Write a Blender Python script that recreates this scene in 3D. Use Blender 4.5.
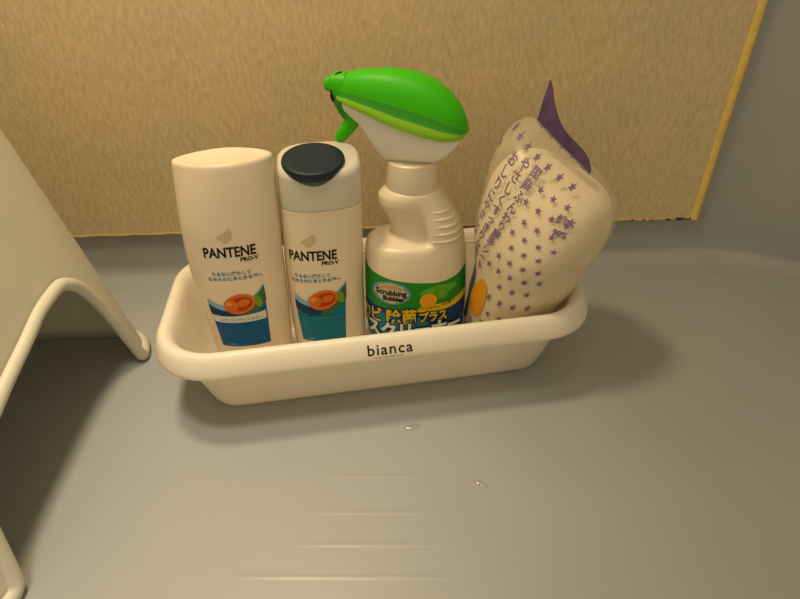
import bpy, bmesh, math, random
import numpy as np
from mathutils import Vector, Matrix
random.seed(4)
for o in list(bpy.data.objects):
    bpy.data.objects.remove(o, do_unlink=True)
SC = bpy.context.scene
COL = SC.collection
PI = math.pi

# ------------------------------------------------------------------ camera
F_PX, PITCH, ROLL, YAW, CAM_Y, CAM_H = 543.615, 0.605564, -0.0209801, -0.0187905, -0.4860228, 0.2973761
cp, sp_ = math.cos(PITCH), math.sin(PITCH)
fw = Vector((-math.sin(YAW)*cp, math.cos(YAW)*cp, -sp_))
r0 = Vector((math.cos(YAW), math.sin(YAW), 0)); u0 = r0.cross(fw)
rt = r0*math.cos(ROLL) + u0*math.sin(ROLL)
up = -r0*math.sin(ROLL) + u0*math.cos(ROLL)
cam = bpy.data.cameras.new('camera'); camo = bpy.data.objects.new('camera', cam); COL.objects.link(camo)
cam.sensor_fit = 'HORIZONTAL'; cam.sensor_width = 36.0; cam.lens = F_PX*36.0/800.0
cam.clip_start = 0.01
M = Matrix((rt, up, -fw)).transposed().to_4x4(); M.translation = Vector((0, CAM_Y, CAM_H))
camo.matrix_world = M
SC.camera = camo

# ------------------------------------------------------------------ world, lamp, exposure
w = bpy.data.worlds.new('world'); SC.world = w; w.use_nodes = True
wb = w.node_tree.nodes['Background']
wb.inputs[0].default_value = (1.0, 0.80, 0.50, 1); wb.inputs[1].default_value = 0.53
def lamp(name, loc, target, power, size, color, spread=PI):
    l = bpy.data.lights.new(name, 'AREA'); l.shape = 'DISK'; l.size = size; l.energy = power; l.color = color; l.spread = spread
    o = bpy.data.objects.new(name, l); COL.objects.link(o); o.location = loc
    o.rotation_euler = (Vector(target)-Vector(loc)).to_track_quat('-Z', 'Y').to_euler()
    return o
lamp('overhead_lamp', (-0.17, -0.175, 0.70), (-0.28, -0.26, 0), 2.4, 0.09, (1.0, 0.78, 0.46))
sl = bpy.data.lights.new('fill_spot', 'SPOT'); sl.energy = 30.0; sl.color = (1.0, 0.85, 0.66); sl.spot_size = math.radians(31); sl.spot_blend = 1.0; sl.shadow_soft_size = .10  # added fill spot, brightens the left floor and the basket front
so = bpy.data.objects.new('fill_spot', sl); COL.objects.link(so); so.location = (-.12, -.50, 1.30)
so.rotation_euler = (Vector((-.175, -.31, 0))-so.location).to_track_quat('-Z', 'Y').to_euler()
SC.view_settings.view_transform = 'Standard'; SC.view_settings.look = 'None'
SC.view_settings.exposure = 0.0; SC.view_settings.gamma = 1.0; SC.view_settings.use_curve_mapping = False

# ------------------------------------------------------------------ materials
def mat(name, col, rough=0.5, spec=0.5, noise=0.0, nscale=40, bump=0.0, bscale=200, trans=0.0, alpha=1.0, coat=0.0, sss=0.0):
    m = bpy.data.materials.new(name); m.use_nodes = True
    nt = m.node_tree; b = nt.nodes['Principled BSDF']
    b.inputs['Base Color'].default_value = (*col, 1); b.inputs['Roughness'].default_value = rough
    b.inputs['Specular IOR Level'].default_value = spec
    b.inputs['Coat Weight'].default_value = coat
    b.inputs['Transmission Weight'].default_value = trans
    b.inputs['Alpha'].default_value = alpha
    if sss: 
        b.inputs['Subsurface Weight'].default_value = sss; b.inputs['Subsurface Radius'].default_value = (.004, .003, .002)
        b.inputs['Subsurface Scale'].default_value = 1.0
    tc = nt.nodes.new('ShaderNodeTexCoord')
    if noise:
        n = nt.nodes.new('ShaderNodeTexNoise'); n.inputs['Scale'].default_value = nscale; n.inputs['Detail'].default_value = 3
        nt.links.new(tc.outputs['Object'], n.inputs['Vector'])
        r = nt.nodes.new('ShaderNodeMapRange'); r.inputs[1].default_value = .3; r.inputs[2].default_value = .7
        r.inputs[3].default_value = 1-noise; r.inputs[4].default_value = 1+noise
        nt.links.new(n.outputs[0], r.inputs[0])
        x = nt.nodes.new('ShaderNodeMix'); x.data_type = 'RGBA'; x.blend_type = 'MULTIPLY'; x.inputs[0].default_value = 1
        x.inputs[6].default_value = (*col, 1); nt.links.new(r.outputs[0], x.inputs[7])
        nt.links.new(x.outputs[2], b.inputs['Base Color'])
    if bump:
        n2 = nt.nodes.new('ShaderNodeTexNoise'); n2.inputs['Scale'].default_value = bscale; n2.inputs['Detail'].default_value = 2
        nt.links.new(tc.outputs['Object'], n2.inputs['Vector'])
        bp = nt.nodes.new('ShaderNodeBump'); bp.inputs['Strength'].default_value = bump; bp.inputs['Distance'].default_value = .001
        nt.links.new(n2.outputs[0], bp.inputs['Height']); nt.links.new(bp.outputs[0], b.inputs['Normal'])
    return m

def wall_material():
    m = mat('beige_wall_panel', (.50, .355, .205), .55, .3)
    nt = m.node_tree; b = nt.nodes['Principled BSDF']; tc = nt.nodes['Texture Coordinate']
    mp = nt.nodes.new('ShaderNodeMapping'); mp.inputs['Rotation'].default_value = (0, math.radians(-42), 0)
    mp.inputs['Scale'].default_value = (300, 60, 120); nt.links.new(tc.outputs['Object'], mp.inputs['Vector'])
    n = nt.nodes.new('ShaderNodeTexNoise'); n.inputs['Scale'].default_value = 1.0; n.inputs['Detail'].default_value = 5; n.inputs['Roughness'].default_value = .62
    nt.links.new(mp.outputs[0], n.inputs['Vector'])
    n3 = nt.nodes.new('ShaderNodeTexNoise'); n3.inputs['Scale'].default_value = 14; n3.inputs['Detail'].default_value = 4
    nt.links.new(tc.outputs['Object'], n3.inputs['Vector'])
    cr = nt.nodes.new('ShaderNodeValToRGB')
    cr.color_ramp.elements[0].position = .32; cr.color_ramp.elements[0].color = (.51, .41, .235, 1)
    cr.color_ramp.elements[1].position = .68; cr.color_ramp.elements[1].color = (.69, .56, .34, 1)
    nt.links.new(n.outputs[0], cr.inputs[0])
    cr2 = nt.nodes.new('ShaderNodeValToRGB')
    cr2.color_ramp.elements[0].position = .3; cr2.color_ramp.elements[0].color = (.90, .93, .98, 1)
    cr2.color_ramp.elements[1].position = .7; cr2.color_ramp.elements[1].color = (1.05, 1.0, .98, 1)
    nt.links.new(n3.outputs[0], cr2.inputs[0])
    x = nt.nodes.new('ShaderNodeMix'); x.data_type = 'RGBA'; x.blend_type = 'MULTIPLY'; x.inputs[0].default_value = 1
    nt.links.new(cr.outputs[0], x.inputs[6]); nt.links.new(cr2.outputs[0], x.inputs[7])
    nt.links.new(x.outputs[2], b.inputs['Base Color'])
    bp = nt.nodes.new('ShaderNodeBump'); bp.inputs['Strength'].default_value = .25; bp.inputs['Distance'].default_value = .0015
    nt.links.new(n.outputs[0], bp.inputs['Height']); nt.links.new(bp.outputs[0], b.inputs['Normal'])
    return m

def sealant_material(mould):
    m = mat('yellowed_sealant' + ('_mouldy' if mould else ''), (.52, .38, .14) if mould else (.74, .53, .13), .5, .3, noise=.12, nscale=90)
    if mould:
        nt = m.node_tree; b = nt.nodes['Principled BSDF']; tc = nt.nodes['Texture Coordinate']
        src = b.inputs['Base Color'].links[0].from_socket
        n = nt.nodes.new('ShaderNodeTexNoise'); n.inputs['Scale'].default_value = 150; n.inputs['Detail'].default_value = 2
        nt.links.new(tc.outputs['Object'], n.inputs['Vector'])
        sx = nt.nodes.new('ShaderNodeSeparateXYZ'); nt.links.new(tc.outputs['Object'], sx.inputs[0])
        mr = nt.nodes.new('ShaderNodeMapRange'); mr.inputs[1].default_value = .12; mr.inputs[2].default_value = .29
        mr.inputs[3].default_value = -.12; mr.inputs[4].default_value = .06
        nt.links.new(sx.outputs[0], mr.inputs[0])
        ad = nt.nodes.new('ShaderNodeMath'); ad.operation = 'ADD'; nt.links.new(n.outputs[0], ad.inputs[0]); nt.links.new(mr.outputs[0], ad.inputs[1])
        cr = nt.nodes.new('ShaderNodeValToRGB')
        cr.color_ramp.elements[0].position = .54; cr.color_ramp.elements[0].color = (0, 0, 0, 1)
        cr.color_ramp.elements[1].position = .64; cr.color_ramp.elements[1].color = (1, 1, 1, 1)
        nt.links.new(ad.outputs[0], cr.inputs[0])
        x = nt.nodes.new('ShaderNodeMix'); x.data_type = 'RGBA'
        nt.links.new(cr.outputs[0], x.inputs[0]); nt.links.new(src, x.inputs[6]); x.inputs[7].default_value = (.03, .02, .012, 1)
        nt.links.new(x.outputs[2], b.inputs['Base Color'])
    return m

MW = wall_material()
MFLOOR = mat('grey_moulded_floor', (.345, .365, .370), .36, .5, noise=.03, nscale=9, bump=.02, bscale=60)
MUP = mat('grey_moulded_wall', (.325, .335, .345), .5, .4, noise=.03, nscale=12)
MSEAL = sealant_material(False); MSEALM = sealant_material(True)
MTRAY = mat('white_tray_plastic', (.93, .88, .78), .38, .5, noise=.015, nscale=30)
MSTOOL = mat('pale_stool_plastic', (.62, .60, .50), .45, .4, noise=.03, nscale=18, bump=.04, bscale=300)
MBOT = mat('white_bottle_plastic', (.75, .63, .465), .35, .5, noise=.012, nscale=40)
MBOT2 = mat('pearl_bottle_plastic', (.75, .635, .47), .32, .5, noise=.012, nscale=40)
MFROST = mat('frosted_cap_plastic', (.62, .60, .50), .42, .5, sss=.25)
MNAVY = mat('navy_cap_plastic', (.005, .017, .032), .42, .3)
MTEAL = mat('teal_cap_underside', (.01, .07, .09), .3, .5)
MSPRAY = mat('white_spray_plastic', (.755, .655, .495), .36, .5)
MHEAD = mat('white_sprayhead_plastic', (.80, .78, .68), .3, .5)
MGREEN = mat('bright_green_plastic', (.042, .47, .0), .45, .25)
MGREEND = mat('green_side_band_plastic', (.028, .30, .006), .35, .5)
MLIME = mat('translucent_lime_plastic', (.22, .50, .006), .3, .5)
MDARK = mat('nozzle_slot_black', (.006, .02, .006), .5, .3)
MBLACK = mat('black_print', (.012, .011, .010), .5, .22)
MGREY = mat('grey_print', (.22, .21, .19), .5, .22)
MGOLD = mat('gold_foil_print', (.56, .45, .25), .4, .22)
MCAPT = mat('pale_blue_print', (.10, .23, .36), .5, .22)
MBLUE = mat('blue_label_print', (.002, .095, .26), .35, .22)
MTEALP = mat('teal_label_print', (.002, .16, .235), .35, .22)
MNAVYP = mat('navy_label_print', (.006, .035, .10), .35, .22)
MSKYP = mat('sky_label_print', (.22, .42, .52), .35, .22)
MORANGE = mat('orange_fruit_print', (.62, .14, .012), .4, .22)
MRED = mat('red_fruit_print', (.42, .028, .006), .4, .22)
MPEACH = mat('peach_fruit_print', (.72, .27, .06), .4, .22)
MLEAF = mat('dark_leaf_print', (.04, .13, .05), .4, .22)
MSTRIP = mat('white_strip_print', (.62, .63, .60), .4, .22)
MGRP = mat('green_label_print', (.012, .25, .022), .35, .22)
MGRLP = mat('light_green_label_print', (.10, .42, .03), .35, .22)
MYEL = mat('yellow_label_print', (.72, .52, .01), .35, .22)
MDBLUE = mat('deep_blue_label_print', (.006, .04, .22), .35, .22)
MCYAN = mat('cyan_label_print', (.008, .20, .33), .35, .22)
MLETW = mat('white_letter_print', (.72, .74, .72), .4, .22)
MNAVL = mat('dark_navy_outline_print', (.004, .012, .05), .4, .22)
MCITR = mat('orange_slice_print', (.80, .34, .01), .4, .22)
MLIMEP = mat('green_citrus_print', (.14, .30, .01), .4, .22)
MEMB = mat('emblem_tan_print', (.50, .30, .13), .4, .22)
MEMB2 = mat('emblem_pale_print', (.55, .52, .40), .4, .22)
MEMB3 = mat('emblem_steel_print', (.16, .30, .32), .4, .22)
MPURP = mat('purple_star_print', (.20, .13, .24), .5, .22)
MPURPF = mat('purple_seal_film', (.085, .042, .125), .35, .5, noise=.2, nscale=160)
MWIPE = mat('white_wipe_stack', (.80, .70, .52), .7, .2)
MBAGO = mat('orange_bag_print', (.75, .33, .015), .4, .22)
MBAGB = mat('blue_bag_print', (.05, .12, .28), .4, .22)
MBAGN = mat('brown_bag_print', (.10, .045, .02), .4, .22)
def water_material():
    m = bpy.data.materials.new('clear_water'); m.use_nodes = True; nt = m.node_tree; out = nt.nodes['Material Output']
    nt.nodes.remove(nt.nodes['Principled BSDF'])
    t = nt.nodes.new('ShaderNodeBsdfTransparent'); g = nt.nodes.new('ShaderNodeBsdfGlossy'); g.inputs['Roughness'].default_value = .16
    x = nt.nodes.new('ShaderNodeMixShader')
    x.inputs[0].default_value = .10; nt.links.new(t.outputs[0], x.inputs[1]); nt.links.new(g.outputs[0], x.inputs[2]); nt.links.new(x.outputs[0], out.inputs['Surface'])
    return m
MWATER = water_material()

def translucent(m, f, col):
    nt = m.node_tree; b = nt.nodes['Principled BSDF']; out = nt.nodes['Material Output']
    t = nt.nodes.new('ShaderNodeBsdfTranslucent'); t.inputs['Color'].default_value = (*col, 1)
    x = nt.nodes.new('ShaderNodeMixShader'); x.inputs[0].default_value = f
    nt.links.new(b.outputs[0], x.inputs[1]); nt.links.new(t.outputs[0], x.inputs[2]); nt.links.new(x.outputs[0], out.inputs['Surface'])
translucent(MTRAY, .32, (.98, .90, .74))
def film_material():
    m = bpy.data.materials.new('clear_bag_film'); m.use_nodes = True; nt = m.node_tree
    b = nt.nodes['Principled BSDF']; out = nt.nodes['Material Output']
    b.inputs['Base Color'].default_value = (.78, .69, .50, 1); b.inputs['Roughness'].default_value = .28
    t = nt.nodes.new('ShaderNodeBsdfTransparent'); x = nt.nodes.new('ShaderNodeMixShader')
    n = nt.nodes.new('ShaderNodeTexNoise'); n.inputs['Scale'].default_value = 45; n.inputs['Detail'].default_value = 3
    tc = nt.nodes.new('ShaderNodeTexCoord'); nt.links.new(tc.outputs['Object'], n.inputs['Vector'])
    r = nt.nodes.new('ShaderNodeMapRange'); r.inputs[1].default_value = .3; r.inputs[2].default_value = .7; r.inputs[3].default_value = .22; r.inputs[4].default_value = .38
    nt.links.new(n.outputs[0], r.inputs[0]); nt.links.new(r.outputs[0], x.inputs[0])
    nt.links.new(t.outputs[0], x.inputs[1]); nt.links.new(b.outputs[0], x.inputs[2]); nt.links.new(x.outputs[0], out.inputs['Surface'])
    bp = nt.nodes.new('ShaderNodeBump'); bp.inputs['Strength'].default_value = .07; bp.inputs['Distance'].default_value = .002
    nt.links.new(n.outputs[0], bp.inputs['Height']); nt.links.new(bp.outputs[0], b.inputs['Normal'])
    return m
MFILM = film_material()

# ------------------------------------------------------------------ helpers
def obj(name, verts, faces, mats, parent=None, fmat=None, smooth=True, sharp=None, recalc=True):
    me = bpy.data.meshes.new(name); me.from_pydata([tuple(v) for v in verts], [], faces)
    if not isinstance(mats, (list, tuple)): mats = [mats]
    for m in mats: me.materials.append(m)
    if fmat:
        for p, k in zip(me.polygons, fmat): p.material_index = k
    if recalc:
        bm = bmesh.new(); bm.from_mesh(me); bmesh.ops.recalc_face_normals(bm, faces=bm.faces[:]); bm.to_mesh(me); bm.free()
    for p in me.polygons: p.use_smooth = smooth
    if smooth: me.set_sharp_from_angle(angle=math.radians(sharp or 40))
    o = bpy.data.objects.new(name, me); COL.objects.link(o)
    if parent: o.parent = parent
    return o
def tag(o, label, cat, group=None):
    o['label'] = label; o['category'] = cat
    if group: o['group'] = group
    return o
def thing(name, label, cat, loc, rz=0.0):
    o = bpy.data.objects.new(name, None); o.empty_display_size = .03; COL.objects.link(o)
    o.location = loc; o.rotation_euler = (0, 0, rz)
    return tag(o, label, cat)
def structure(o): o['kind'] = 'structure'; return o
def interp(keys, x):
    """smooth monotone-ish cubic interpolation through rows (x, v1, v2, ...)"""
    k = np.array(keys, float); xs = k[:, 0]; x = min(max(x, xs[0]), xs[-1])
    i = min(max(int(np.searchsorted(xs, x) - 1), 0), len(xs)-2)
    h = xs[i+1]-xs[i]; t = (x-xs[i])/h
    def slope(j):
        if j <= 0: return (k[1, 1:]-k[0, 1:])/(xs[1]-xs[0])
        if j >= len(xs)-1: return (k[-1, 1:]-k[-2, 1:])/(xs[-1]-xs[-2])
        a = (k[j, 1:]-k[j-1, 1:])/(xs[j]-xs[j-1]); b = (k[j+1, 1:]-k[j, 1:])/(xs[j+1]-xs[j])
        s = np.where(a*b > 0, 2*a*b/np.where(np.abs(a+b) < 1e-12, 1, a+b), 0); return s
    m0, m1 = slope(i), slope(i+1)
    return ((2*t**3-3*t*t+1)*k[i, 1:] + (t**3-2*t*t+t)*h*m0 + (-2*t**3+3*t*t)*k[i+1, 1:] + (t**3-t*t)*h*m1)
def spw(c, n): return math.copysign(abs(c)**(2.0/n), c)
def smooth01(x): x = min(max(x, 0), 1); return x*x*(3-2*x)

class Loft:
    """rows of (z, cx, cy, rx, ry, n): superellipse rings; angle -90 deg is the front"""
    def __init__(self, keys, ztilt=None): self.keys = keys; self.ztilt = ztilt
    def P(self, a, z):
        cx, cy, rx, ry, n = interp(self.keys, z)
        x = cx+rx*spw(math.cos(a), n); y = cy+ry*spw(math.sin(a), n)
        if self.ztilt: z = z+self.ztilt(x, y, z)
        return Vector((x, y, z))
    def nrm(self, a, z):
        e = 1e-3
        z0, z1 = self.keys[0][0], self.keys[-1][0]; za, zb = max(z-.0006, z0), min(z+.0006, z1)
        n = (self.P(a+e, z)-self.P(a-e, z)).cross(self.P(a, zb)-self.P(a, za))
        return n.normalized()
    def table(self, z, c):
        if not hasattr(self, '_t'): self._t = {}
        key = (round(z*4000), c)
        if key not in self._t:
            an = [c+(i-90)*PI/180 for i in range(181)]
            ps = [self.P(x, z) for x in an]; s = [0.0]
            for p, q in zip(ps, ps[1:]): s.append(s[-1]+(q-p).length)
            s = np.array(s); s -= s[90]; self._t[key] = (s, np.array(an))
        return self._t[key]
    def map(self, s, z, c, off):
        S, A = self.table(z, c); a = float(np.interp(s, S, A))
        return self.P(a, z)+self.nrm(a, z)*off
    def mesh(self, nz=60, na=96, cap0=True, cap1=True, zs=None, fillet=None):
        z0, z1 = self.keys[0][0], self.keys[-1][0]
        zs = zs or [z0+(z1-z0)*i/nz for i in range(nz+1)]
        V = []; Fc = []
        for z in zs:
            for j in range(na): V.append(self.P(2*PI*j/na, z))
        for i in range(len(zs)-1):
            for j in range(na):
                k = (j+1) % na; Fc.append((i*na+j, i*na+k, (i+1)*na+k, (i+1)*na+j))
        if cap0: Fc.append(tuple(range(na-1, -1, -1)))
        if cap1: Fc.append(tuple((len(zs)-1)*na+j for j in range(na)))
        return V, Fc
def zlist(z0, z1, n, ends=.0):
    a = [z0+(z1-z0)*i/n for i in range(n+1)]
    return a

def text2d(s, size, bold=0.0, align='CENTER', sx=1.0, space=1.0):
    cu = bpy.data.curves.new('txt', 'FONT'); cu.body = s; cu.size = size; cu.align_x = align; cu.offset = bold
    cu.space_character = space; cu.resolution_u = 3
    o = bpy.data.objects.new('txt', cu); COL.objects.link(o)
    dg = bpy.context.evaluated_depsgraph_get(); dg.update()
    me = o.evaluated_get(dg).to_mesh()
    V = [(v.co.x*sx, v.co.y) for v in me.vertices]; Fc = [tuple(p.vertices) for p in me.polygons]
    o.evaluated_get(dg).to_mesh_clear(); bpy.data.objects.remove(o); bpy.data.curves.remove(cu)
    return V, Fc
def shift(g, dx, dy, rot=0.0, f=None):
    V, Fc = g; c, s = math.cos(rot), math.sin(rot)
    V = [(x*c-y*s+dx, x*s+y*c+dy) for x, y in V]
    if f: V = [f(x, y) for x, y in V]
    return V, Fc
def poly(pts): return list(pts), [tuple(range(len(pts)))]
def ellipse(cx, cy, rx, ry, rot=0, n=28):
    c, s = math.cos(rot), math.sin(rot)
    return poly([(cx+rx*math.cos(2*PI*i/n)*c-ry*math.sin(2*PI*i/n)*s, cy+rx*math.cos(2*PI*i/n)*s+ry*math.sin(2*PI*i/n)*c) for i in range(n)])
def star(cx, cy, r, rot=0):
    return poly([(cx+(r if i % 2 == 0 else r*.45)*math.cos(rot+PI/2+i*PI/5), cy+(r if i % 2 == 0 else r*.45)*math.sin(rot+PI/2+i*PI/5)) for i in range(10)])
def band(x0, x1, ylo, yhi, n=24):
    a = [(x0+(x1-x0)*i/n, ylo(x0+(x1-x0)*i/n)) for i in range(n+1)]
    b = [(x0+(x1-x0)*i/n, yhi(x0+(x1-x0)*i/n)) for i in range(n, -1, -1)]
    return poly(a+b)
def decal(name, items, fmap, parent, maxlen=.0022, base=.00016):
    """items: (geometry2d, material, layer); every flat outline is laid onto the surface fmap(u, v, offset)"""
    mats = []; V = []; Fc = []; FM = []
    for (gv, gf), m, layer in items:
        if m not in mats: mats.append(m)
        bm = bmesh.new(); vs = [bm.verts.new((x, y, 0)) for x, y in gv]
        for f in gf:
            try: bm.faces.new([vs[i] for i in f])
            except ValueError: pass
        bmesh.ops.triangulate(bm, faces=bm.faces[:])
        for _ in range(6):
            es = [e for e in bm.edges if e.calc_length() > maxlen]
            if not es: break
            bmesh.ops.subdivide_edges(bm, edges=es, cuts=1); bmesh.ops.triangulate(bm, faces=[f for f in bm.faces if len(f.verts) > 3])
        bm.verts.index_update(); k0 = len(V)
        for v in bm.verts: V.append(fmap(v.co.x, v.co.y, base+.00012*layer))
        for f in bm.faces: Fc.append(tuple(k0+v.index for v in f.verts)); FM.append(mats.index(m))
        bm.free()
    return obj(name, V, Fc, mats, parent, FM, recalc=False)

def tube(path, rad, n=10, closed=False, flat=None):
    V = []; Fc = []; N = len(path); path = [Vector(p) for p in path]
    rads = rad if isinstance(rad, (list, tuple)) else [rad]*N
    prev = None
    for i in range(N):
        a = path[(i-1) % N] if (closed or i > 0) else path[i]; b = path[(i+1) % N] if (closed or i < N-1) else path[i]
        t = (b-a).normalized()
        if prev is None:
            ref = Vector((0, 0, 1)) if abs(t.z) < .9 else Vector((1, 0, 0)); x = t.cross(ref).normalized()
        else: x = (prev-t*prev.dot(t)).normalized()
        prev = x; y = t.cross(x)
        for j in range(n):
            c = 2*PI*j/n; V.append(path[i]+(x*math.cos(c)+y*math.sin(c))*rads[i])
    for i in range(N if closed else N-1):
        for j in range(n):
            k = (j+1) % n; q = (i+1) % N; Fc.append((i*n+j, i*n+k, q*n+k, q*n+j))
    if not closed: Fc.append(tuple(range(n-1, -1, -1))); Fc.append(tuple((N-1)*n+j for j in range(n)))
    return V, Fc
def join(*gs):
    V = []; Fc = []
    for v, f in gs:
        k = len(V); V += list(v); Fc += [tuple(i+k for i in q) for q in f]
    return V, Fc
def box(x0, x1, y0, y1, z0, z1):
    V = [(x, y, z) for z in (z0, z1) for y in (y0, y1) for x in (x0, x1)]
    return V, [(0, 2, 3, 1), (4, 5, 7, 6), (0, 1, 5, 4), (2, 6, 7, 3), (0, 4, 6, 2), (1, 3, 7, 5)]

# ------------------------------------------------------------------ setting
# line where the moulded wall foot meets the floor
def foot_y(x): return float(interp([(-1.2, .014), (-.3, .010), (0, .0), (.236, -.014), (.40, -.050), (.75, -.150), (1.2, -.30)], x)[0])
XS = [-1.2+2.4*i/160 for i in range(161)]
# floor, with the low non-slip ribs moulded into it
ys = sorted(set([-.9+.012*i for i in range(80) if -.9+.012*i < .06] + [-.37+.0006*i for i in range(230)]))
xs = sorted(set([-1.2+.03*i for i in range(81)] + [-.16+.006*i for i in range(40)]))
RIB = [(-.2585, -.055, .030), (-.2855, -.062, .028), (-.3065, -.07, .034), (-.3255, -.10, .038), (-.344, -.10, .04)]
def floor_z(x, y):
    z = 0.0
    yy = y+.043*(x+.0165)
    for y0, xa, xb in RIB:
        e = smooth01((x-xa)/.03)*smooth01((xb-x)/.02)
        z += .00022*e*math.exp(-((yy-y0)/.0011)**2)
    return z
V = [(x, y, floor_z(x, y)) for y in ys for x in xs]; nx = len(xs)
Fc = [(i*nx+j, i*nx+j+1, (i+1)*nx+j+1, (i+1)*nx+j) for i in range(len(ys)-1) for j in range(nx-1)]
structure(obj('floor', V, Fc, MFLOOR, sharp=80))
# grey moulded foot under the beige panel (rounded into the floor)
XR, ZP = .3094, .0477
def foot_profile(x, top, upto=None):
    y0 = min(foot_y(x), top[0]-.008); ry = top[0]-y0; rz = .014; pts = []
    for i in range(13):
        a = PI/2*i/12; pts.append((y0+ry*math.sin(a), rz-rz*math.cos(a)+.0001 if i else -.0002))
    pts.append((top[0], (rz+top[1])/2)); pts.append(top)
    if upto: pts.append((top[0], upto))
    return pts
def strip(xs_, topf, depth, upto=None):
    V = []; Fc = []
    for x in xs_:
        pr = foot_profile(x, topf(x), upto); pr = pr+[(pr[-1][0]+depth, pr[-1][1]), (pr[-1][0]+depth, -.0002)]
        V += [(x, y, z) for y, z in pr]; n = len(pr)
    for i in range(len(xs_)-1):
        for j in range(n): k = (j+1) % n; Fc.append((i*n+j, (i+1)*n+j, (i+1)*n+k, i*n+k))
    Fc.append(tuple(range(n))); Fc.append(tuple((len(xs_)-1)*n+j for j in range(n)))
    return V, Fc
xa = [x for x in XS if x < XR]+[XR]; xb = [XR+.004*i for i in range(30)]+[x for x in XS if x > XR+.12]
V, Fc = strip(xa, lambda x: (.004, ZP), .04)
structure(obj('baseboard_back', V, Fc, MUP, sharp=50))
V, Fc = strip(xb, lambda x: (.004-.030*smooth01((x-XR)/.13)-.42*max(0, x-XR-.05)**1.3, ZP), .05, 1.2)
structure(obj('wall_right', V, Fc, MUP, sharp=50))
V, Fc = box(-1.2, XR-.0045, 0, .03, ZP+.0022, 1.2)
structure(obj('wall_back', V, Fc, MW, smooth=False))
# yellowed sealant along the panel's free edge and along its foot
def bead(path, wid, h, axis):
    V = []; Fc = []; n = 7
    for p in path:
        for j in range(n):
            a = PI*j/(n-1); V.append(Vector(p)+axis*(math.cos(a)*wid/2)+Vector((0, -math.sin(a)*h, 0)))
    for i in range(len(path)-1):
        for j in range(n-1): Fc.append((i*n+j, i*n+j+1, (i+1)*n+j+1, (i+1)*n+j))
    for i in range(len(path)-1): Fc.append((i*n+n-1, i*n, (i+1)*n, (i+1)*n+n-1))
    Fc += [tuple(range(n)), tuple((len(path)-1)*n+j for j in range(n))]
    return V, Fc
V, Fc = bead([(XR-.0035, .001, ZP+i*.012) for i in range(97)], .0085, .0028, Vector((1, 0, 0)))
structure(obj('trim_1', V, Fc, MSEAL))
V, Fc = bead([(-1.2+i*(XR+1.2)/160, .001, ZP+.0010+.0004*math.sin(i*1.7)) for i in range(161)], .0034, .0018, Vector((0, 0, 1)))
structure(obj('trim_2', V, Fc, MSEALM))

# ------------------------------------------------------------------ bath stool
def bath_stool():
    cx, cy, H, hb, k = -.3375, -.2300, .272, .1325, .144
    th0 = math.radians(0.5)
    n_side = 84; root = thing('bath_stool', 'pale plastic bath stool with arched opening between its legs, left of the basket', 'stool', (cx, cy, 0), th0)
    qs = []
    for side in range(4):
        for i in range(n_side):
            u = -1+2*(i+.5)/n_side; qs.append((side, u))
    def section(side, u, z):
        h = hb-k*z if z < H-.02 else hb-k*z-.006*smooth01((z-H+.02)/.02)
        a = (side*90)*PI/180 + math.atan(u)       # square swept by direction
        c, s = math.cos(a), math.sin(a); n = 7.0
        r = h/((abs(c)**n+abs(s)**n)**(1/n))
        return Vector((r*c, r*s, z))
    ARCH = [(-.76, 0), (-.74, .014), (-.67, .054), (-.5, .078), (-.3, .087), (0, .096), (.25, .103), (.42, .104), (.55, .095), (.64, .073), (.69, .040), (.71, .016), (.72, 0)]
    def zarch(side, u):
        if side == 1: return 0.0        # closed back panel
        if side == 2: u = -u
        if side == 3: return 0.0 if abs(u) >= .74 else .1*(1-(abs(u)/.74)**3.2)**(1/1.8)
        if u <= -.76 or u >= .72: return 0.0
        return float(interp(ARCH, u)[0])
    rows = 22; V = []; Fc = []; FMt = 3.2e-3; N = len(qs)
    zb = [zarch(sd, u) for sd, u in qs]
    for r in range(rows+1):
        for (side, u), z0 in zip(qs, zb): V.append(section(side, u, z0+(H-z0)*r/rows))
    for r in range(rows):
        for j in range(N):
            q = (j+1) % N; Fc.append((r*N+j, r*N+q, (r+1)*N+q, (r+1)*N+j))
    # seat: slightly dished top
    base = rows*N
    for f_, dz in ((.93, .002), (.8, -.001), (.5, -.004), (.15, -.005)):
        k0 = len(V)
        for j in range(N): p = V[base+j]; V.append(Vector((p.x*f_, p.y*f_, H+dz)))
        pv = base if f_ == .93 else k0-N
        for j in range(N): q = (j+1) % N; Fc.append((pv+j, pv+q, k0+q, k0+j))
    Fc.append(tuple(len(V)-N+j for j in range(N)))
    o = obj('stool_shell', V, Fc, MSTOOL, root, sharp=55)
    md = o.modifiers.new('solid', 'SOLIDIFY'); md.thickness = .003; md.offset = -1
    # thick rolled edge round the arches and the feet
    path = []
    for (side, u), z0 in zip(qs, zb):
        p = section(side, u, max(z0, .0046)); path.append(p)
    # resample evenly for a smooth bead
    pts = path+[path[0]]; L = [0]
    for a, b in zip(pts, pts[1:]): L.append(L[-1]+(b-a).length)
    M_ = 700; res = []
    for i in range(M_):
        s = L[-1]*i/M_; res.append(Vector([float(np.interp(s, L, [p[c] for p in pts])) for c in range(3)]))
    for _ in range(4):
        res = [(res[i-1]+res[i]*2+res[(i+1) % M_])/4 for i in range(M_)]
    for p in res: p.z = max(p.z, .0046)
    rad = [.0045-.0032*smooth01((p.y-.118)/.008)*smooth01((.100-abs(p.x))/.01) for p in res]
    V, Fc = tube(res, rad, 10, closed=True)
    obj('rolled_edge', V, Fc, MSTOOL, root, sharp=80)
bath_stool()

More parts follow.
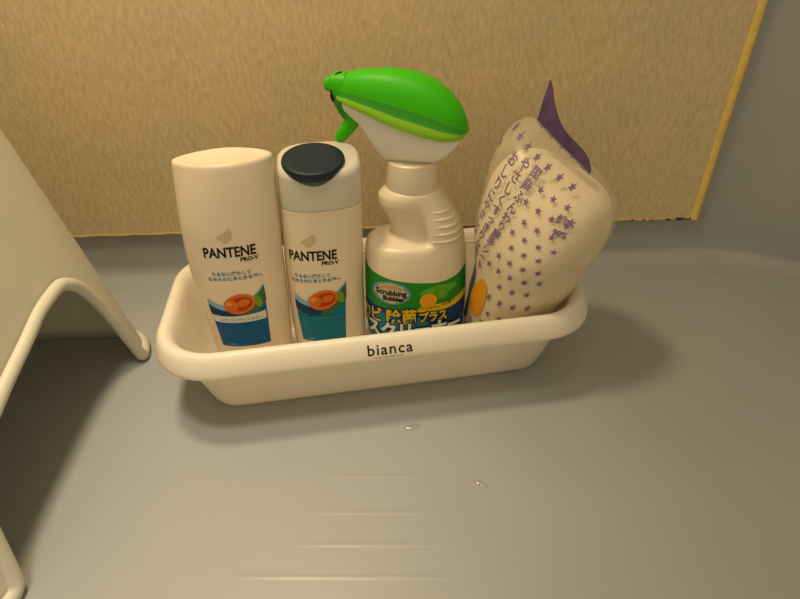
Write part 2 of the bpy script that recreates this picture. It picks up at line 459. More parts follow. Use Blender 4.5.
# ------------------------------------------------------------------ basket
TX, TY, TR = -.0147, -.1339, .1328
def T(x, y, z=0.0): return (TX+math.cos(TR)*x-math.sin(TR)*y, TY+math.sin(TR)*x+math.cos(TR)*y, z)
def rrect(a, b, r, z, n=14):
    pts = []
    for qx, qy, st in ((1, 1, 0), (-1, 1, 1), (-1, -1, 2), (1, -1, 3)):
        for i in range(n+1):
            an = (st+i/n)*PI/2; pts.append((qx*(a-r)+r*math.cos(an), qy*(b-r)+r*math.sin(an), z))
    # extra points along the straight sides
    out = []
    for i, p in enumerate(pts):
        q = pts[(i+1) % len(pts)]; out.append(p)
        if (i+1) % (n+1) == 0:
            for k in range(1, 12): out.append(tuple(p[c]+(q[c]-p[c])*k/12 for c in range(3)))
    return out
tray_prof = [(.02, .01, .005, .0022), (.115, .030, .014, .0022), (.1185, .0335, .016, .0006), (.1225, .0375, .019, .0003), (.1262, .0412, .022, .0018), (.1285, .0435, .024, .0062),
             (.1345, .0530, .028, .035), (.1385, .0590, .031, .0590), (.1392, .0600, .032, .0640),
             (.1420, .0665, .036, .0655), (.1462, .0724, .041, .0620), (.1482, .0748, .043, .0575), (.1492, .0756, .044, .0566), (.1500, .0762, .0445, .0576),
             (.1497, .0760, .044, .0602), (.1482, .0744, .043, .0650), (.1470, .0728, .042, .0690), (.1452, .0708, .040, .0716), (.1430, .0688, .038, .0726), (.1406, .0662, .036, .0720),
             (.1382, .0636, .034, .0700), (.1368, .0616, .033, .0665), (.1355, .0594, .032, .0600), (.1315, .0516, .027, .035), (.1262, .0420, .022, .0085), (.1235, .0390, .020, .0052), (.119, .0345, .017, .0042), (.09, .025, .012, .0040), (.02, .008, .004, .0040)]
tray_prof = [(a+(.0035 if z < .01 else .0035+.0037*min(1, z/.06)), b+(.003 if i < 6 else .0012 if i < 8 else 0), r_, z) for i, (a, b, r_, z) in enumerate(tray_prof)]
V = []; Fc = []
for (a, b, r, z) in tray_prof: ring = rrect(a, b, r, z); nr = len(ring); V += ring
for i in range(len(tray_prof)-1):
    for j in range(nr): k = (j+1) % nr; Fc.append((i*nr+j, i*nr+k, (i+1)*nr+k, (i+1)*nr+j))
Fc.append(tuple(range(nr))); Fc.append(tuple((len(tray_prof)-1)*nr+j for j in range(nr)))
basket = obj('storage_basket', V, Fc, MTRAY, sharp=60)
basket.location = (*T(.0012, 0)[:2], 0); basket.rotation_euler = (0, 0, TR)
tag(basket, 'white rectangular plastic basket with a wide rim, holding the bottles and the wipes pack', 'basket')
def rim_map(u, v, off):   # v runs up the front flange
    y0, z0, y1, z1 = -.0760, .0602, -.0744, .0650
    d = Vector((0, y1-y0, z1-z0)).normalized(); n = Vector((0, -d.z, d.y))
    ym = Vector((u, y0, z0))+d*v
    if ym.z > .065:
        d2 = Vector((0, -.0728+.0744, .0690-.0650)).normalized(); e = ym.z-.065
        ym = Vector((u, -.0744, .065))+d2*(e/max(d2.z, .1)); n = Vector((0, -d2.z, d2.y))
    return ym+n*off
LX = .0015
decal('brand_print', [(shift(text2d('bianca', .0108, .00012, space=1.14), LX, .0015), MBLACK, 0),
                      (shift(text2d('smart storage case', .0022, 0, space=1.0, sx=1.15), LX-.001, -.0008), MGREY, 0)], rim_map, basket, maxlen=.003, base=.0003)

# ------------------------------------------------------------------ bottles: shared label work
def swoosh(cx, cy, s):
    return [(poly([(cx-.9*s, cy-.1*s), (cx-.5*s, cy+.25*s), (cx+.1*s, cy+.5*s), (cx+.75*s, cy+1.05*s), (cx+.95*s, cy+.45*s), (cx+.8*s, cy-.3*s), (cx+.3*s, cy-.75*s), (cx-.1*s, cy-.8*s), (cx-.35*s, cy-.45*s)]), MGOLD, 0)]
def hair_label(root, lf, c, zb, wid, main, strip, xw=0.0, xp=0.0, zw=.077):
    """wordmark, emblem, caption and the blue picture label on the bottle front"""
    mw = lambda u, v, off: lf.map(u+xw, v, c, off)
    m = lambda u, v, off: lf.map(u+xp, v, c, off)
    zw = zb+zw
    decal('emblem_print', swoosh(-.002, zw+.0150, .0058), mw, root)
    decal('wordmark_print', [(shift(text2d('PANTENE', .0104, .00034, sx=.78), 0, zw), MBLACK, 0),
                             (shift(text2d('PRO-V', .0042, .00018), .0125, zw-.0042), MBLACK, 0)], mw, root)
    decal('caption_print', [(shift(text2d('うるおい満たして', .0034, .00014), -.0010, zw-.0142), MCAPT, 0),
                            (shift(text2d('なめらかにまとまる髪へ', .0034, .00014), .0010, zw-.0182), MCAPT, 0)], mw, root)
    h = wid/2; tp = lambda x, y: (x*(.86+.14*min(1, (y-zb)/.035)), y)
    B = lambda g: shift(g, 0, 0, f=tp)
    lo = lambda x: zb+.0006*(x/h)**2
    hi = lambda x: zb+.0340+.0100*(x/h)**2+.0050*(x/h)
    hi2 = lambda x: zb+.0378+.0105*(x/h)**2+.0045*(x/h)
    lab = decal('picture_label', [(B(band(-h, h, lo, hi)), main, 0), (B(band(-h, h, lambda x: hi(x)-.0005, hi2)), MSKYP, 0),
                                  (B(band(-h, h*.1, lambda x: hi(x)-.0085, lambda x: hi(x)-.0012)), MNAVYP, 1),
                                  (B(band(0, h, lambda x: hi(x)-.0105, lambda x: hi(x)+.0020)), MLEAF, 1)], m, root)
    decal('fruit_picture', [(ellipse(.0022, zb+.0385, .0112, .0082, .3), MORANGE, 3), (ellipse(.0034, zb+.0388, .0080, .0056, .3), MRED, 4),
                            (ellipse(.0052, zb+.0396, .0048, .0030, .4), MORANGE, 5), (ellipse(-.0040, zb+.0380, .0048, .0052, .2), MORANGE, 5), (ellipse(-.0050, zb+.0396, .0024, .0020, .3), MPEACH, 6),
                            (ellipse(.0152, zb+.0395, .0024, .0056, .15), MLIMEP, 3)], m, lab)
    if strip:
        decal('caption_strip', [(B(band(-h*.96, h*.92, lambda x: zb+.0225+.0012*(x/h)**2, lambda x: zb+.0285+.0018*(x/h)**2+.0006*(x/h))), MSTRIP, 3),
                                (shift(text2d('ヘア コンディショナー', .0030, .00006), .001, zb+.0242), MGREY, 4)], m, lab)
    else:
        decal('caption_strip', [(band(-h*.55, h*.85, lambda x: zb+.0215+.001*(x/h)**2, lambda x: zb+.0235+.001*(x/h)**2), MCYAN, 3)], m, lab)
    decal('size_print', [(shift(text2d('200ml', .0022, .00003), -.009, zb+.0022), MSKYP, 3)], m, lab)

# conditioner: inverted-tube style bottle with a lens shaped flat top
root = thing('conditioner_bottle', 'plain white flat-topped bottle with no separate cap, leftmost in the white basket', 'bottle', T(-.0950, 0, .0043), TR)
cond = Loft([(0, -.0005, 0, .0240, .0155, 2.4), (.002, -.0005, 0, .0262, .0178, 2.4), (.008, -.0005, 0, .0278, .0188, 2.4), (.045, -.0004, 0, .0304, .0200, 2.3), (.090, -.0008, 0, .0326, .0205, 2.2), (.125, .0006, 0, .0331, .0203, 2.1),
             (.148, .0022, 0, .0325, .0195, 1.95), (.1670, .0036, 0, .0318, .0180, 1.70), (.1715, .0038, 0, .0315, .0174, 1.64), (.1730, .0038, 0, .0305, .0165, 1.62)])
V, Fc = cond.mesh(zs=[0, .0006, .0012, .002, .003, .005, .008]+[.012+.155*i/50 for i in range(51)]+[.1682, .1696, .1706, .1715, .1721, .1726, .1730], cap1=False)
n0 = len(V)-96
for f_, dz in ((.93, .0001), (.88, -.0006), (.6, -.0014), (.2, -.0018)):
    k0 = len(V)
    for j in range(96): p = V[n0+j]; V.append(Vector((.0038+(p.x-.0038)*f_, p.y*f_, .1730+dz)))
    pv = k0-96
    for j in range(96): q = (j+1) % 96; Fc.append((pv+j, pv+q, k0+q, k0+j))
Fc.append(tuple(len(V)-96+j for j in range(96)))
obj('bottle_body', V, Fc, MBOT, root, sharp=60)
hair_label(root, cond, -PI/2, .0340, .0420, MBLUE, True, xw=-.0012, xp=-.0032, zw=.077)

# shampoo: frosted cap with a tilted navy press disc
root = thing('shampoo_bottle', 'white bottle with a round navy disc in its frosted cap, standing in the basket', 'bottle', T(-.0345, .0050, .0043), TR)
sham = Loft([(0, -.001, 0, .0235, .0155, 2.5), (.002, -.001, 0, .0258, .0178, 2.5), (.008, -.001, 0, .0275, .0188, 2.5), (.045, -.0008, 0, .0288, .0196, 2.4), (.090, .0005, 0, .0288, .0196, 2.4), (.1350, .0024, 0, .0286, .0194, 2.4)], ztilt=None)
V, Fc = sham.mesh(zs=[0, .0006, .0012, .002, .003, .005, .008]+[.012+.123*i/40 for i in range(41)])
obj('bottle_body', V, Fc, MBOT2, root, sharp=60)
capl = Loft([(.1348, .0024, 0, .0274, .0184, 2.4), (.1358, .0024, 0, .0284, .0192, 2.4), (.145, .0030, 0, .0282, .0194, 2.7), (.1580, .0036, 0, .0278, .0194, 3.0), (.1604, .0036, 0, .0270, .0187, 3.0), (.1620, .0036, 0, .0254, .0174, 3.0)],
            ztilt=lambda x, y, z: (.24*y+.0042)*smooth01((z-.136)/.024))
V, Fc = capl.mesh(zs=[.1348, .1353, .1358]+[.137+.021*i/14 for i in range(15)]+[.1590, .1598, .1604, .1610, .1616, .162])
capo = obj('flip_cap', V, Fc, MFROST, root, sharp=60)
# press disc, tilted forward
tilt = math.radians(14.5); ct, st = math.cos(tilt), math.sin(tilt)
def disc_pt(x, y, h): return Vector((.0002+x, -.0058+y*ct-h*st, .1655+y*st+h*ct))
V = []; Fc = []; na = 64
dp = [(.55, -.013), (.70, -.0122), (.86, -.0088), (.96, -.0040), (1.0, .0), (1.0, .0012), (.985, .0021), (.95, .0025), (.75, .0022), (.4, .0018), (.05, .0016)]
for f_, h in dp:
    for j in range(na):
        a = 2*PI*j/na; V.append(disc_pt(.0208*f_*math.cos(a), .0186*f_*math.sin(a), h))
FM = []
for i in range(len(dp)-1):
    for j in range(na): k = (j+1) % na; Fc.append((i*na+j, i*na+k, (i+1)*na+k, (i+1)*na+j)); FM.append(1 if i < 3 else 0)
Fc.append(tuple(range(na))); FM.append(1); Fc.append(tuple((len(dp)-1)*na+j for j in range(na))); FM.append(0)
obj('press_disc', V, Fc, [MNAVY, MTEAL], capo, FM, sharp=50)
hair_label(root, sham, -PI/2, .0260, .0395, MTEALP, False, xw=-.0090, xp=-.0055, zw=.0725)

# ------------------------------------------------------------------ spray bottle
root = thing('spray_bottle', 'white trigger spray bottle with a bright green head and a green and blue label', 'spray bottle', T(.0355, .0080, .0043), TR)
full = Loft([(0, 0, 0, .0355, .0225, 2.6), (.002, 0, 0, .0380, .0255, 2.6), (.008, 0, 0, .0395, .0275, 2.6), (.050, 0, 0, .0400, .0285, 2.6), (.080, 0, 0, .0390, .0278, 2.6), (.100, -.0004, 0, .0372, .0260, 2.5), (.115, -.0012, 0, .0338, .0236, 2.4), (.128, -.0022, 0, .0272, .0208, 2.2), (.1345, -.0024, 0, .0232, .0198, 2.1), (.1385, -.0025, 0, .0208, .0190, 2.0), (.1400, -.0025, 0, .0188, .0176, 2.0)])
colm = Loft([(0, 0, 0, .0355, .0225, 2.6), (.002, 0, 0, .0380, .0255, 2.6), (.008, 0, 0, .0395, .0275, 2.6), (.050, 0, 0, .0400, .0285, 2.6), (.080, 0, 0, .0390, .0278, 2.6), (.0930, 0, 0, .0378, .0264, 2.5), (.0980, 0, 0, .0362, .0250, 2.5), (.1004, .0005, 0, .0335, .0228, 2.4), (.1016, .0022, 0, .0290, .0190, 2.2), (.1030, .0040, 0, .0245, .0160, 2.1), (.1060, .0045, 0, .0226, .0150, 2.0), (.112, .0030, 0, .0220, .0150, 2.0), (.120, .0002, 0, .0222, .0158, 2.0), (.1255, -.0022, 0, .0232, .0180, 2.0), (.1300, -.0028, 0, .0240, .0196, 2.0), (.1345, -.0028, 0, .0238, .0198, 2.0), (.1385, -.0025, 0, .0208, .0190, 2.0), (.1400, -.0025, 0, .0188, .0176, 2.0)])
class Mixed(Loft):
    def P(self, a, z):
        d = math.degrees(a) % 360          # 180 = left, 270 = front
        if d > 180: f_ = 1-smooth01((d-268)/16)
        else: f_ = smooth01((d-60)/22)
        return full.P(a, z).lerp(colm.P(a, z), f_)
body = Mixed(full.keys)
V, Fc = body.mesh(na=144, zs=[0, .0006, .0012, .002, .003, .005, .008]+[.012+.060*i/16 for i in range(17)]+[.075+.020*i/14 for i in range(15)]+[.096+.012*i/24 for i in range(25)]+[.109+.031*i/24 for i in range(25)])
sb = obj('bottle_body', V, Fc, MSPRAY, root, sharp=60)
# five finger ribs on the shoulder
gs = []
for i in range(5):
    z = .1050+.0052*i; path = []; rr = []
    for k in range(19):
        d = math.radians(-80+56*k/18+i*2); u = k/18
        q = full.P(d, z-.0012*math.sin(PI*u)); path.append(q-full.nrm(d, z)*.0004); rr.append(.0015*math.sin(PI*min(max(u, .04), .96))**.5)
    gs.append(tube(path, rr, 8))
V, Fc = join(*gs); obj('grip_ribs', V, Fc, MSPRAY, root, sharp=80)
# ribbed collar
V = []; Fc = []; na = 120; cpz = [(.1385, .0176), (.1392, .0184), (.140, .0186), (.156, .0176), (.1585, .0174), (.1592, .0166)]
for z, r in cpz:
    for j in range(na):
        a = 2*PI*j/na; q = r+(.00018 if j % 2 else 0) ; V.append((-.0022+q*math.cos(a), q*math.sin(a), z))
for i in range(len(cpz)-1):
    for j in range(na): k = (j+1) % na; Fc.append((i*na+j, i*na+k, (i+1)*na+k, (i+1)*na+j))
Fc.append(tuple(range(na))); Fc.append(tuple((len(cpz)-1)*na+j for j in range(na)))
obj('screw_collar', V, Fc, MSPRAY, root, sharp=30)
# trigger head in its own frame: u from nozzle to tail
HY = math.radians(-20); hc, hs = math.cos(HY), math.sin(HY)
def HP(u, v, z): return Vector((-.0005+u*hc-v*hs, u*hs+v*hc, z-.004))     # v > 0 away from the camera
seam = [(-.050, .2030), (-.040, .1995), (-.025, .1945), (-.008, .1885), (.010, .1838), (.022, .1812), (.032, .1805), (.0365, .1835)]
top = [(-.050, .2145), (-.044, .2185), (-.030, .2208), (-.0166, .2214), (0, .2196), (.0100, .2165), (.0200, .2105), (.0290, .2015), (.0350, .1905), (.0365, .1845)]
hw = [(-.050, .0085), (-.040, .0118), (-.025, .0152), (-.008, .0178), (.010, .0186), (.022, .0168), (.030, .0128), (.0350, .0065), (.0365, .0012)]
us = [-.050+.0865*(1-math.cos(PI/2*i/30)**1.0) if False else -.050+.0865*math.sin(PI/2*i/32) for i in range(33)]
def shell():
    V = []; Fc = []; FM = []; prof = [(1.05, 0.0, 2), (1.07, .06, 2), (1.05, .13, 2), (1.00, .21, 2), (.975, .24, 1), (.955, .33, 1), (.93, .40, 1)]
    for i in range(1, 9):
        a = PI/2*i/8; prof.append((.93*math.cos(a)**.8 if i < 8 else 0.0, .40+.60*math.sin(a)**1.05, 0))
    half = len(prof)
    for u in us:
        z0 = interp(seam, u)[0]; z1 = max(interp(top, u)[0], z0+.0008); w_ = interp(hw, u)[0]
        hgt = z1-z0; row = [(-w_*p, z0+hgt*q) for p, q, _ in prof]; row2 = [(w_*p, z0+hgt*q) for p, q, _ in prof[-2::-1]]
        for v, z in row+row2: V.append(HP(u, v, z))
    n = half*2-1
    mi = [p[2] for p in prof]+[p[2] for p in prof[-2::-1]]
    for i in range(len(us)-1):
        for j in range(n-1): Fc.append((i*n+j, i*n+j+1, (i+1)*n+j+1, (i+1)*n+j)); FM.append(min(mi[j], mi[j+1]) if mi[j] != mi[j+1] else mi[j])
        Fc.append((i*n+n-1, i*n, (i+1)*n, (i+1)*n+n-1)); FM.append(2)
    Fc.append(tuple(range(n))); FM.append(0); Fc.append(tuple((len(us)-1)*n+j for j in range(n))); FM.append(2)
    return V, Fc, FM
headw = None
lowz = [(-.0485, .1950), (-.044, .1918), (-.0351, .1838), (-.0275, .1710), (-.0225, .1645), (-.0180, .1616), (0, .1610), (.0140, .1620), (.0200, .1650), (.0280, .1722), (.0330, .1790)]
whw = [(-.0485, .0070), (-.040, .0098), (-.025, .0132), (-.008, .0158), (.010, .0164), (.022, .0144), (.0330, .0050)]
def housing():
    V = []; Fc = []; na = 28; uu = [-.0485+.0815*i/40 for i in range(41)]
    for u in uu:
        zt = interp(seam, u)[0]+.004; zl = min(interp(lowz, u)[0], zt-.0015); w_ = interp(whw, u)[0]
        for j in range(na):
            a = 2*PI*j/na; zz = (zt+zl)/2+(zt-zl)/2*spw(math.sin(a), 3.2); wz = w_*(1-.25*smooth01((zt-zz)/.03)); V.append(HP(u, wz*spw(math.cos(a), 2.6), zz))
    for i in range(len(uu)-1):
        for j in range(na): k = (j+1) % na; Fc.append((i*na+j, i*na+k, (i+1)*na+k, (i+1)*na+j))
    Fc.append(tuple(range(na))); Fc.append(tuple((len(uu)-1)*na+j for j in range(na)))
    return V, Fc
V, Fc = housing(); headw = obj('head_housing', V, Fc, MHEAD, root, sharp=50)
V, Fc, FM = shell(); sh_o = obj('head_shell', V, Fc, [MGREEN, MGREEND, MLIME], root, FM, sharp=28)
# nozzle block on the front
V = []; Fc = []; na = 28
nz = [(-.0445, .2060, .0088, .0104, 2), (-.0500, .2068, .0086, .0096, 2), (-.0535, .2080, .0082, .0080, 1), (-.0552, .2085, .0052, .0050, 0), (-.0572, .2087, .0046, .0044, 0), (-.0592, .2088, .0040, .0038, 0), (-.0598, .2088, .0030, .0028, 0), (-.0596, .2088, .0012, .0012, 0)]
for u, z, a_, b_, _ in nz:
    for j in range(na):
        a = 2*PI*j/na; V.append(HP(u, a_*spw(math.cos(a), 2.8), z+.002+b_*spw(math.sin(a), 2.8)))
for i in range(len(nz)-1):
    for j in range(na): k = (j+1) % na; Fc.append((i*na+j, i*na+k, (i+1)*na+k, (i+1)*na+j))
Fc.append(tuple(range(na))); Fc.append(tuple((len(nz)-1)*na+j for j in range(na)))
noz = obj('nozzle', V, Fc, MGREEN, root, sharp=40)
# skirt below the nozzle, and the two dark slots
V = []; Fc = []; na = 4; sk = [(-.0545, .2060, .0076), (-.0518, .1985, .0072), (-.0495, .1935, .0062), (-.0480, .1890, .0034)]
for u, z, h in sk:
    for du, v in ((0, -h), (0, h), (.006, h), (.006, -h)): V.append(HP(u+du, v, z))
for i in range(3):
    for j in range(4): k = (j+1) % 4; Fc.append((i*4+j, i*4+k, (i+1)*4+k, (i+1)*4+j))
Fc.append((0, 1, 2, 3)); Fc.append((12, 13, 14, 15))
obj('nozzle_skirt', V, Fc, MGREEND, noz, sharp=30)
def slot(u, v, z, du, dz, dv):
    ps = [HP(u+du*math.cos(a)*1.0, v+dv*math.cos(a), z+dz*math.sin(a)) for a in (2*PI*i/12 for i in range(12))]
    c = sum(ps, Vector())/12; back = [p.lerp(c, .0)+Vector((.0015, .0025, 0)) for p in ps]
    return ps+back, [tuple(range(12)), tuple(range(23, 11, -1))]+[(i, (i+1) % 12, 12+(i+1) % 12, 12+i) for i in range(12)]
V, Fc = join(slot(-.0528, -.0084, .2055, .0011, .0040, .001), slot(-.0490, -.0036, .2178, .0020, .0011, .0014)); obj('nozzle_slot', V, Fc, MDARK, noz, sharp=30)
# trigger lever
V = []; Fc = []; na = 16
tr = [(-.0385, .1960, .0060, .0062), (-.0400, .1890, .0054, .0064), (-.0425, .1830, .0050, .0066), (-.0468, .1775, .0047, .0068), (-.0512, .1728, .0042, .0066), (-.0532, .1708, .0030, .0056), (-.0537, .1702, .0010, .0030)]
for i, (u, z, a_, b_) in enumerate(tr):
    t0 = tr[max(i-1, 0)]; t1 = tr[min(i+1, len(tr)-1)]; d = Vector((t1[0]-t0[0], 0, t1[1]-t0[1])).normalized(); nx_, nz_ = -d.z, d.x
    for j in range(na):
        a = 2*PI*j/na; o_ = a_*spw(math.cos(a), 3); V.append(HP(u+nx_*o_, b_*spw(math.sin(a), 3), z+nz_*o_+.004))
for i in range(len(tr)-1):
    for j in range(na): k = (j+1) % na; Fc.append((i*na+j, i*na+k, (i+1)*na+k, (i+1)*na+j))
Fc.append(tuple(range(na))); Fc.append(tuple((len(tr)-1)*na+j for j in range(na)))
obj('trigger', V, Fc, MGREEN, root, sharp=45)
# label on the body
LC = -PI/2
ml = lambda u, v, off: full.map(u, v+.0115, LC, off)
xl, xr_ = -.056, .0400
topc = lambda x: float(interp([(-.052, .0735), (-.036, .0695), (-.020, .0655), (0, .0622), (.012, .0612), (.024, .0630), (.040, .0690)], x)[0])
midc = lambda x: float(interp([(-.052, .0420), (-.02, .0395), (0, .0375), (.012, .0370), (.026, .0390), (.040, .0440)], x)[0])
lab = decal('front_label', [(band(xl, xr_, midc, topc, 40), MGRP, 0), (band(xl, xr_, lambda x: .008, midc, 40), MDBLUE, 0),
                            (band(xl, .014, lambda x: .008, lambda x: midc(x)-.004-.012*smooth01((x+.01)/.024)), MCYAN, 1),
                            (band(-.010, xr_, lambda x: midc(x)-.0012, lambda x: midc(x)+.0052*smooth01((x+.010)/.014), 30), MYEL, 2),
                            (ellipse(.0130, .0545, .0150, .0042, .1), MGRLP, 1)], ml, root, maxlen=.003)
decal('flavour_lettering', [(shift(text2d('シトラスハーブの香り', .0031, .00006), .0110, .0388, f=lambda x, y: (x, y+max(0, x-.014)*.32)), MBLACK, 4)], ml, lab)
decal('citrus_picture', [(ellipse(.0145, .0510, .0060, .0056), MLIMEP, 3), (ellipse(.0153, .0515, .0036, .0032), MGRLP, 4), (ellipse(.0045, .0465, .0066, .0064), MYEL, 5), (ellipse(.0045, .0465, .0056, .0054), MCITR, 6)], ml, lab)
em = [(ellipse(-.0180, .0565, .0150, .0098, -.12), MEMB3, 3), (poly([(-.0320, .0575), (-.026, .0635), (-.018, .0655), (-.010, .0625), (-.0042, .0555), (-.010, .0500), (-.017, .0472), (-.0250, .0505)]), MEMB2, 4),
      (poly([(-.0285, .0600), (-.024, .0632), (-.018, .0642), (-.011, .0620), (-.0070, .0588), (-.018, .0606)]), MEMB, 5),
      (shift(text2d('Scrubbing', .0066, .00026, sx=.9), -.0180, .0550, -.08), MBLACK, 6), (shift(text2d('Bubbles', .0054, .00026, sx=.9), -.0165, .0502, -.08), MBLACK, 6)]
em = [(shift(g, -.0058, -.0020), m_, l_) for g, m_, l_ in em]
decal('brand_emblem', em, ml, lab)
def outlined(s, size, x, y, m, bold, ob, lay, sx=1.0, sp=1.0):
    return [(shift(text2d(s, size, ob, align='LEFT', sx=sx, space=sp), x, y), MNAVL, lay), (shift(text2d(s, size, bold, align='LEFT', sx=sx, space=sp), x, y), m, lay+1.5)]
decal('product_lettering', outlined('防カビ', .0150, -.0650, .0272, MYEL, .0004, .0012, 4, .76) + outlined('除菌', .0150, -.0282, .0272, MYEL, .0004, .0012, 4, .80) + outlined('プラス', .0104, -.0030, .0276, MYEL, .0004, .0012, 4, .74)
      + outlined('バスクリーナー', .0160, -.0590, .0142, MLETW, .0007, .0016, 8, .82), ml, lab)

# ------------------------------------------------------------------ wipes refill pack
root = thing('wipes_refill_pack', 'plump white film pack printed with purple stars, at the right end of the basket', 'pack of wipes', T(.1225, .0015, .0043), TR)
def bag_axes(t):
    p = math.radians(80-20*smooth01((t-.30)/.45)); return Vector((math.cos(p), -math.sin(p), 0)), Vector((-math.sin(p), -math.cos(p), 0))
WD, TD = bag_axes(1.0)
class Bag(Loft):
    # rows: t, cx, cy, cz, W, T, tilt, n     angle 0 = printed face (left, towards the camera), + = towards the viewer's right
    def P(self, a, t):
        cx, cy, cz, W, Tk, tl, n = interp(self.keys, t)
        wv = W/2*spw(math.sin(a), n); wd, td = bag_axes(t)
        p = Vector((cx, cy, cz))+wd*wv+td*(Tk/2*spw(math.cos(a), n)); p.z -= tl*wv
        return p
    def nrm(self, a, t):
        e = 2e-3; t0, t1 = max(t-.004, 0), min(t+.004, 1)
        n = (self.P(a+e, t)-self.P(a-e, t)).cross(self.P(a, t1)-self.P(a, t0))
        n.normalize()
        c = interp(self.keys, t); 
        return n if n.dot(self.P(a, t)-Vector(c[:3])) > 0 else -n
    def map(self, s, t, c, off):
        S, A = self.table(t, c); a = float(np.interp(s, S, A)); return self.P(a, t)+self.nrm(a, t)*off
BK = [(0, -0.02, -0.0095, 0, 0.04, 0.038, 0, 3.0),
      (0.02, -0.02, -0.0095, 0.0008, 0.05, 0.048, 0, 3.0),
      (0.06, -0.0195, -0.0105, 0.006, 0.056, 0.052, 0, 3.0),
      (0.2, -0.014, -0.0155, 0.028, 0.066, 0.064, 0.0, 3.2),
      (0.33, -0.0142, -0.0190, 0.051, 0.067, 0.064, 0.03, 2.5),
      (0.43, -0.0085, -0.0245, 0.0765, 0.068, 0.072, 0.06, 2.7),
      (0.6, -0.0027, -0.0254, 0.11, 0.0805, 0.0835, 0.14, 3.0),
      (0.74, 0.0014, -0.0245, 0.1311, 0.0874, 0.0791, 0.24, 2.8),
      (0.86, 0.0042, -0.0236, 0.1509, 0.0856, 0.0626, 0.36, 2.6),
      (0.94, 0.0056, -0.0227, 0.1633, 0.0736, 0.0405, 0.46, 2.3),
      (0.98, 0.0063, -0.0227, 0.1688, 0.057, 0.0166, 0.5, 2.1),
      (1.0, 0.0065, -0.0227, 0.1707, 0.046, 0.0028, 0.52, 2.0)]
bag = Bag(BK)
def rings(lf, ts, na=72, scale=1.0):
    V = []; Fc = []
    for t in ts:
        c = Vector(interp(lf.keys, t)[:3])
        for j in range(na): p = lf.P(2*PI*j/na, t); V.append(c+(p-c)*scale)
    for i in range(len(ts)-1):
        for j in range(na): k = (j+1) % na; Fc.append((i*na+j, i*na+k, (i+1)*na+k, (i+1)*na+j))
    Fc.append(tuple(range(na))); Fc.append(tuple((len(ts)-1)*na+j for j in range(na)))
    return V, Fc
V, Fc = rings(bag, [0, .005, .01, .02, .035]+[.06+.94*i/44 for i in range(45)])
filmo = obj('film_bag', V, Fc, MFILM, root, sharp=70)
# the block of wipes inside, rounded off below the empty top of the bag
def inner(t, k, dt=0.0):
    q = [float(x) for x in interp(BK, t)]
    return (t+dt, q[0], q[1], q[2]+(.0009 if t < .1 else 0), q[3]*k-.0016, q[4]*k-.0016, q[5]*min(1, .6/t if t > .6 else 1), q[6]+.1)
SK = [inner(t, 1) for t in (0, .02, .06, .2, .33, .43, .60)]+[inner(.74, .965), inner(.80, .93), inner(.84, .87), inner(.866, .76), inner(.878, .62), inner(.884, .40)]
stk = Bag(SK)
V, Fc = rings(stk, [0, .01, .02, .035]+[.06+.74*i/40 for i in range(41)]+[.81, .82, .83, .84, .85, .858, .866, .872, .878, .881, .884])
obj('wipe_stack', V, Fc, MWIPE, root, sharp=70)
Hbag = .165
mb = lambda u, v, off: bag.map(u, v/Hbag, 0.0, off)
items = []
for r in range(17):
    v = .006+.0100*r
    for c in range(-7, 7):
        u = .0102*(c+(.5 if r % 2 else 0))
        if u < -.052 or u > .051: continue
        if r >= 6 and -.040+.10*(v-.15) < u < .0060+.13*(v-.15) and v < .154: continue       # lettering here
        if u < .010 and 4 <= r <= 7: continue                              # picture here
        if u > .043-.0010*abs(r-6): continue
        items.append((star(u, v, .0026, random.uniform(-.35, .35)), MPURP, 0))
decal('star_print', items, mb, root, maxlen=.004, base=.0003)
cols = [('国産ふんわり厚手シート', .0010, .1475), ('やさしくすっきりふきとる', -.0090, .1470), ('おしりにやさしい', -.0190, .1450)]
li = []
for s, u, v in cols:
    for i, ch in enumerate(s): li.append((shift(text2d(ch, .0074, .00022), u-.00105*i, v-.0071*i), MPURP, 0))
decal('pack_lettering', li, mb, root, base=.0003)
decal('pack_picture', [(ellipse(-.0010, .0580, .0098, .0140), MBAGO, 0), (ellipse(-.0005, .0565, .0055, .0095), MCITR, 1), (ellipse(-.0200, .0610, .0085, .0120), MBAGB, 0), (ellipse(-.0215, .0400, .0085, .012), MBAGN, 0)], mb, root, base=.0003)
decal('size_print', [(shift(text2d('純水', .0060, .0003), .034, .136), MPURP, 0), (shift(text2d('99%', .0055, .0003), .034, .128), MPURP, 0)], mb, root, base=.0003)
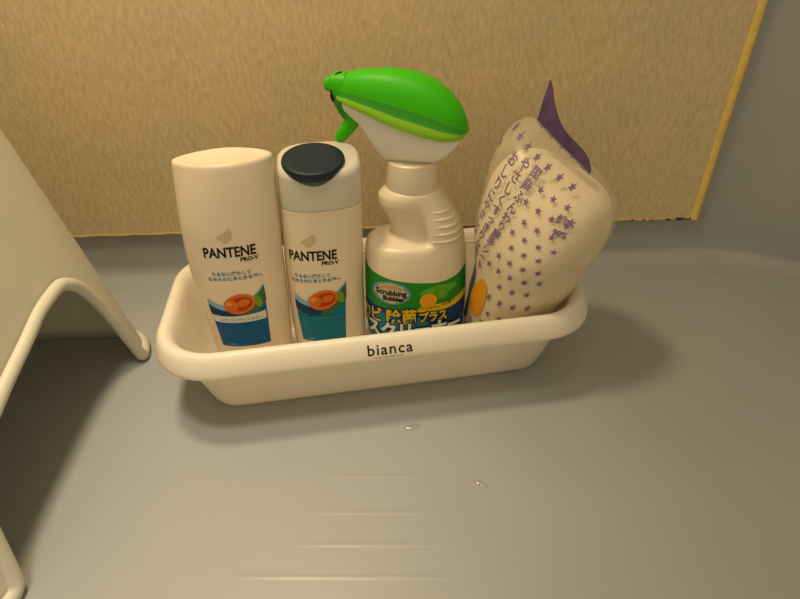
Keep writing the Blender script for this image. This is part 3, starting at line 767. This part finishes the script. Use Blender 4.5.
# purple crimped seal fin
V = []; Fc = []; n = 26; rows = []
for i in range(n+1):
    u = i/n; c, W, tl = Vector(interp(BK, 1.0)[:3]), .046, .52
    wv = -W/2+W*u; p = c+WD*wv; p.z -= tl*wv
    hgt = float(interp([(0, .0250), (.06, .0225), (.15, .0160), (.35, .0105), (.7, .0085), (.92, .0055), (1, .0015)], u)[0])
    fold = .0013*math.sin(u*9)+.0045*(1-u)**4
    lean = Vector((.10, .0, 0))*(hgt)
    rows.append((p+TD*.0006+Vector((0, 0, -.0015)), p+TD*(.0006-fold*.5)+Vector((0, 0, hgt*.5))+lean*.4, p+TD*(.0004-fold)+Vector((0, 0, hgt))+lean))
for r in rows:
    V += [r[0], r[1], r[2], r[2]-TD*.0008, r[1]-TD*.0011, r[0]-TD*.0012]
for i in range(n):
    for j in range(6): k = (j+1) % 6; Fc.append((i*6+j, i*6+k, (i+1)*6+k, (i+1)*6+j))
Fc.append(tuple(range(6))); Fc.append(tuple(n*6+j for j in range(6)))
obj('seal_fin', V, Fc, MPURPF, root, sharp=50)

# ------------------------------------------------------------------ water drops
def drop(x, y, rx, ry, h, rot, label):
    V = []; Fc = []; na = 32; lv = [(1.0, 0.0002), (.97, .25), (.85, .6), (.6, .88), (.3, .98), (.02, 1.0)]
    for f_, z in lv:
        for j in range(na): a = 2*PI*j/na; V.append((rx*f_*math.cos(a)*(1+.12*math.sin(2*a+1)), ry*f_*math.sin(a), h*z))
    for i in range(len(lv)-1):
        for j in range(na): k = (j+1) % na; Fc.append((i*na+j, i*na+k, (i+1)*na+k, (i+1)*na+j))
    Fc.append(tuple(range(na))); Fc.append(tuple((len(lv)-1)*na+j for j in range(na)))
    o = obj('water_drop', V, Fc, MWATER, sharp=80); o.location = (x, y, .0001); o.rotation_euler = (0, 0, rot)
    tag(o, label, 'water drop', 'water drops on the floor')
drop(.0117, -.2180, .0060, .0030, .0017, .12, 'clear water drop on the grey floor just in front of the basket')
drop(.0537, -.2677, .0050, .0020, .0011, -.5, 'faint small water drop on bare floor, farther from the basket')
